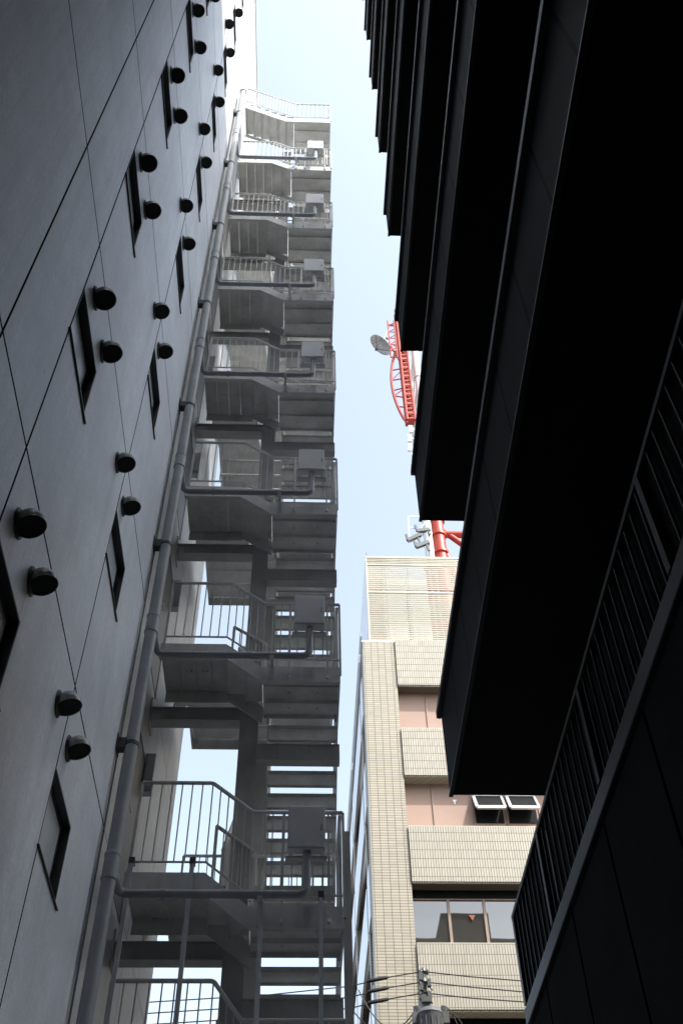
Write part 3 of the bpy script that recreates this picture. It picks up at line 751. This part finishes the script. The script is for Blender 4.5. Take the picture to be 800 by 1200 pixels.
def wire(name, pts, label, r=.0125, group='overhead wires at the pole', sleeve=None):
    m = MB(); m.tube(pts, r, 6)
    if sleeve:
        a, b_ = sleeve; m.tube([Vector(a), Vector(a).lerp(Vector(b_), .15), Vector(a).lerp(Vector(b_), .85), Vector(b_)], .03, 8, True, [.014,.036,.036,.014])
    o = put(name, m, M['cable'], None, True); tag(o, label, 'wire', group); return o
def sag(a, b_, s, n=14):
    a, b_ = Vector(a), Vector(b_); return [tuple(a.lerp(b_, i/n) - Vector((0,0,s*4*(i/n)*(1-i/n)))) for i in range(n+1)]
names = ('topmost', 'middle', 'lowest')
for i, (z, zl_, zr) in enumerate(((9.55,9.29,9.38),(9.345,9.08,9.165),(9.13,8.87,8.97))):
    L = sag((PXX-.1,PYY-.02,z),(-22,PYY+1,z-1.2),.9, 40)
    # match the measured slope near the pole
    pts = [(PXX-.1,PYY-.02,z),(1.75,PYY-.02,z-.10),(.985,PYY-.02,zl_-.02),(-.6,PYY,zl_-.18),(-3,PYY,zl_-.33),(-8,PYY,zl_-.3),(-25,PYY+.5,zl_+.5)]
    wire('power_line', pts, '%s of three black wires running left from the pole behind the stairs' % names[i], sleeve=(pts[1],(1.3,PYY-.02,z-.185)))
    pts = [(PXX+.1,PYY-.02,z),(3.3,PYY-.02,z-.085),(4.36,PYY-.02,zr),(7,PYY,zr-.22),(12,PYY,zr-.2),(28,PYY,zr+.6)]
    wire('power_line', pts, '%s of three black wires running right from the pole across the tiled front' % names[i])
for i, (a, b_, s, lab) in enumerate((((2.77,PYY-.34,8.6),(3.15,PYY-.3,8.2),-.16,'outer of the two short wires curling down right of the transformer'),
     ((2.35,PYY-.1,9.05),(2.24,PYY-.34,8.73),.06,'very short wire dropping from the pole top onto the transformer'),
     ((1.15,PYY-.02,9.2),(2.22,PYY-.34,8.74),.55,'slack black wire looping from the upper left wire down to the transformer'),
                                     ((1.0,PYY-.02,8.85),(2.21,PYY-.34,8.60),.42,'lower slack black loop of wire left of the transformer'),
                                     ((2.73,PYY-.34,8.74),(3.0,PYY-.3,8.3),-.12,'inner of the two short wires curling down right of the transformer'))):
    wire('jumper_wire', sag(a, b_, s), lab, .011)

# ---------------------------------------------------------------- light, sky, camera
EL, AZ = R(51), (.76, -.65)
sun = bpy.data.lights.new('sun', 'SUN'); sun.energy = 2.0; sun.angle = R(.53); sun.color = (1,.95,.87)
so = bpy.data.objects.new('sun', sun); COL.objects.link(so)
d = Vector((AZ[0]*math.cos(EL), AZ[1]*math.cos(EL), math.sin(EL))); so.rotation_euler = d.to_track_quat('Z','Y').to_euler(); so.location = d*60
wd = bpy.data.worlds.new('World'); scene.world = wd; wd.use_nodes = True
nt = wd.node_tree; bg = nt.nodes['Background']
sky = nt.nodes.new('ShaderNodeTexSky'); sky.sky_type = 'NISHITA'; sky.sun_disc = False
sky.sun_elevation = EL; sky.sun_rotation = math.atan2(AZ[0], AZ[1]); sky.altitude = 0; sky.air_density = 1.0; sky.dust_density = 3.2; sky.ozone_density = 1.0
hs = nt.nodes.new('ShaderNodeHueSaturation'); hs.inputs['Saturation'].default_value = .58
tint = nt.nodes.new('ShaderNodeMix'); tint.data_type = 'RGBA'; tint.blend_type = 'MULTIPLY'; tint.inputs[0].default_value = 1; tint.inputs[7].default_value = (.97,1.01,.985,1)
nt.links.new(sky.outputs[0], hs.inputs['Color']); nt.links.new(hs.outputs[0], tint.inputs[6]); nt.links.new(tint.outputs[2], bg.inputs['Color']); bg.inputs['Strength'].default_value = .15
cam = bpy.data.cameras.new('camera'); co = bpy.data.objects.new('camera', cam); COL.objects.link(co); scene.camera = co
f = 1208.77
Zv = Vector((377-400, 600+430, -f)).normalized(); Yv = Vector((336-400, 600-2020, -f)).normalized()
Yv = (Yv - Zv*Yv.dot(Zv)).normalized(); Xv = Yv.cross(Zv)
# rows of the world-to-camera map are camera axes in world space
co.matrix_world = Matrix(((Xv.x,Xv.y,Xv.z),(Yv.x,Yv.y,Yv.z),(Zv.x,Zv.y,Zv.z))).to_4x4()
cam.sensor_fit = 'VERTICAL'; cam.sensor_height = 36; cam.lens = f/1200*36; cam.clip_start = .05; cam.clip_end = 3000
vs = scene.view_settings; vs.view_transform = 'Standard'; vs.look = 'None'; vs.exposure = 1.6; vs.gamma = 1
scene.cycles.max_bounces = 8; scene.cycles.diffuse_bounces = 5
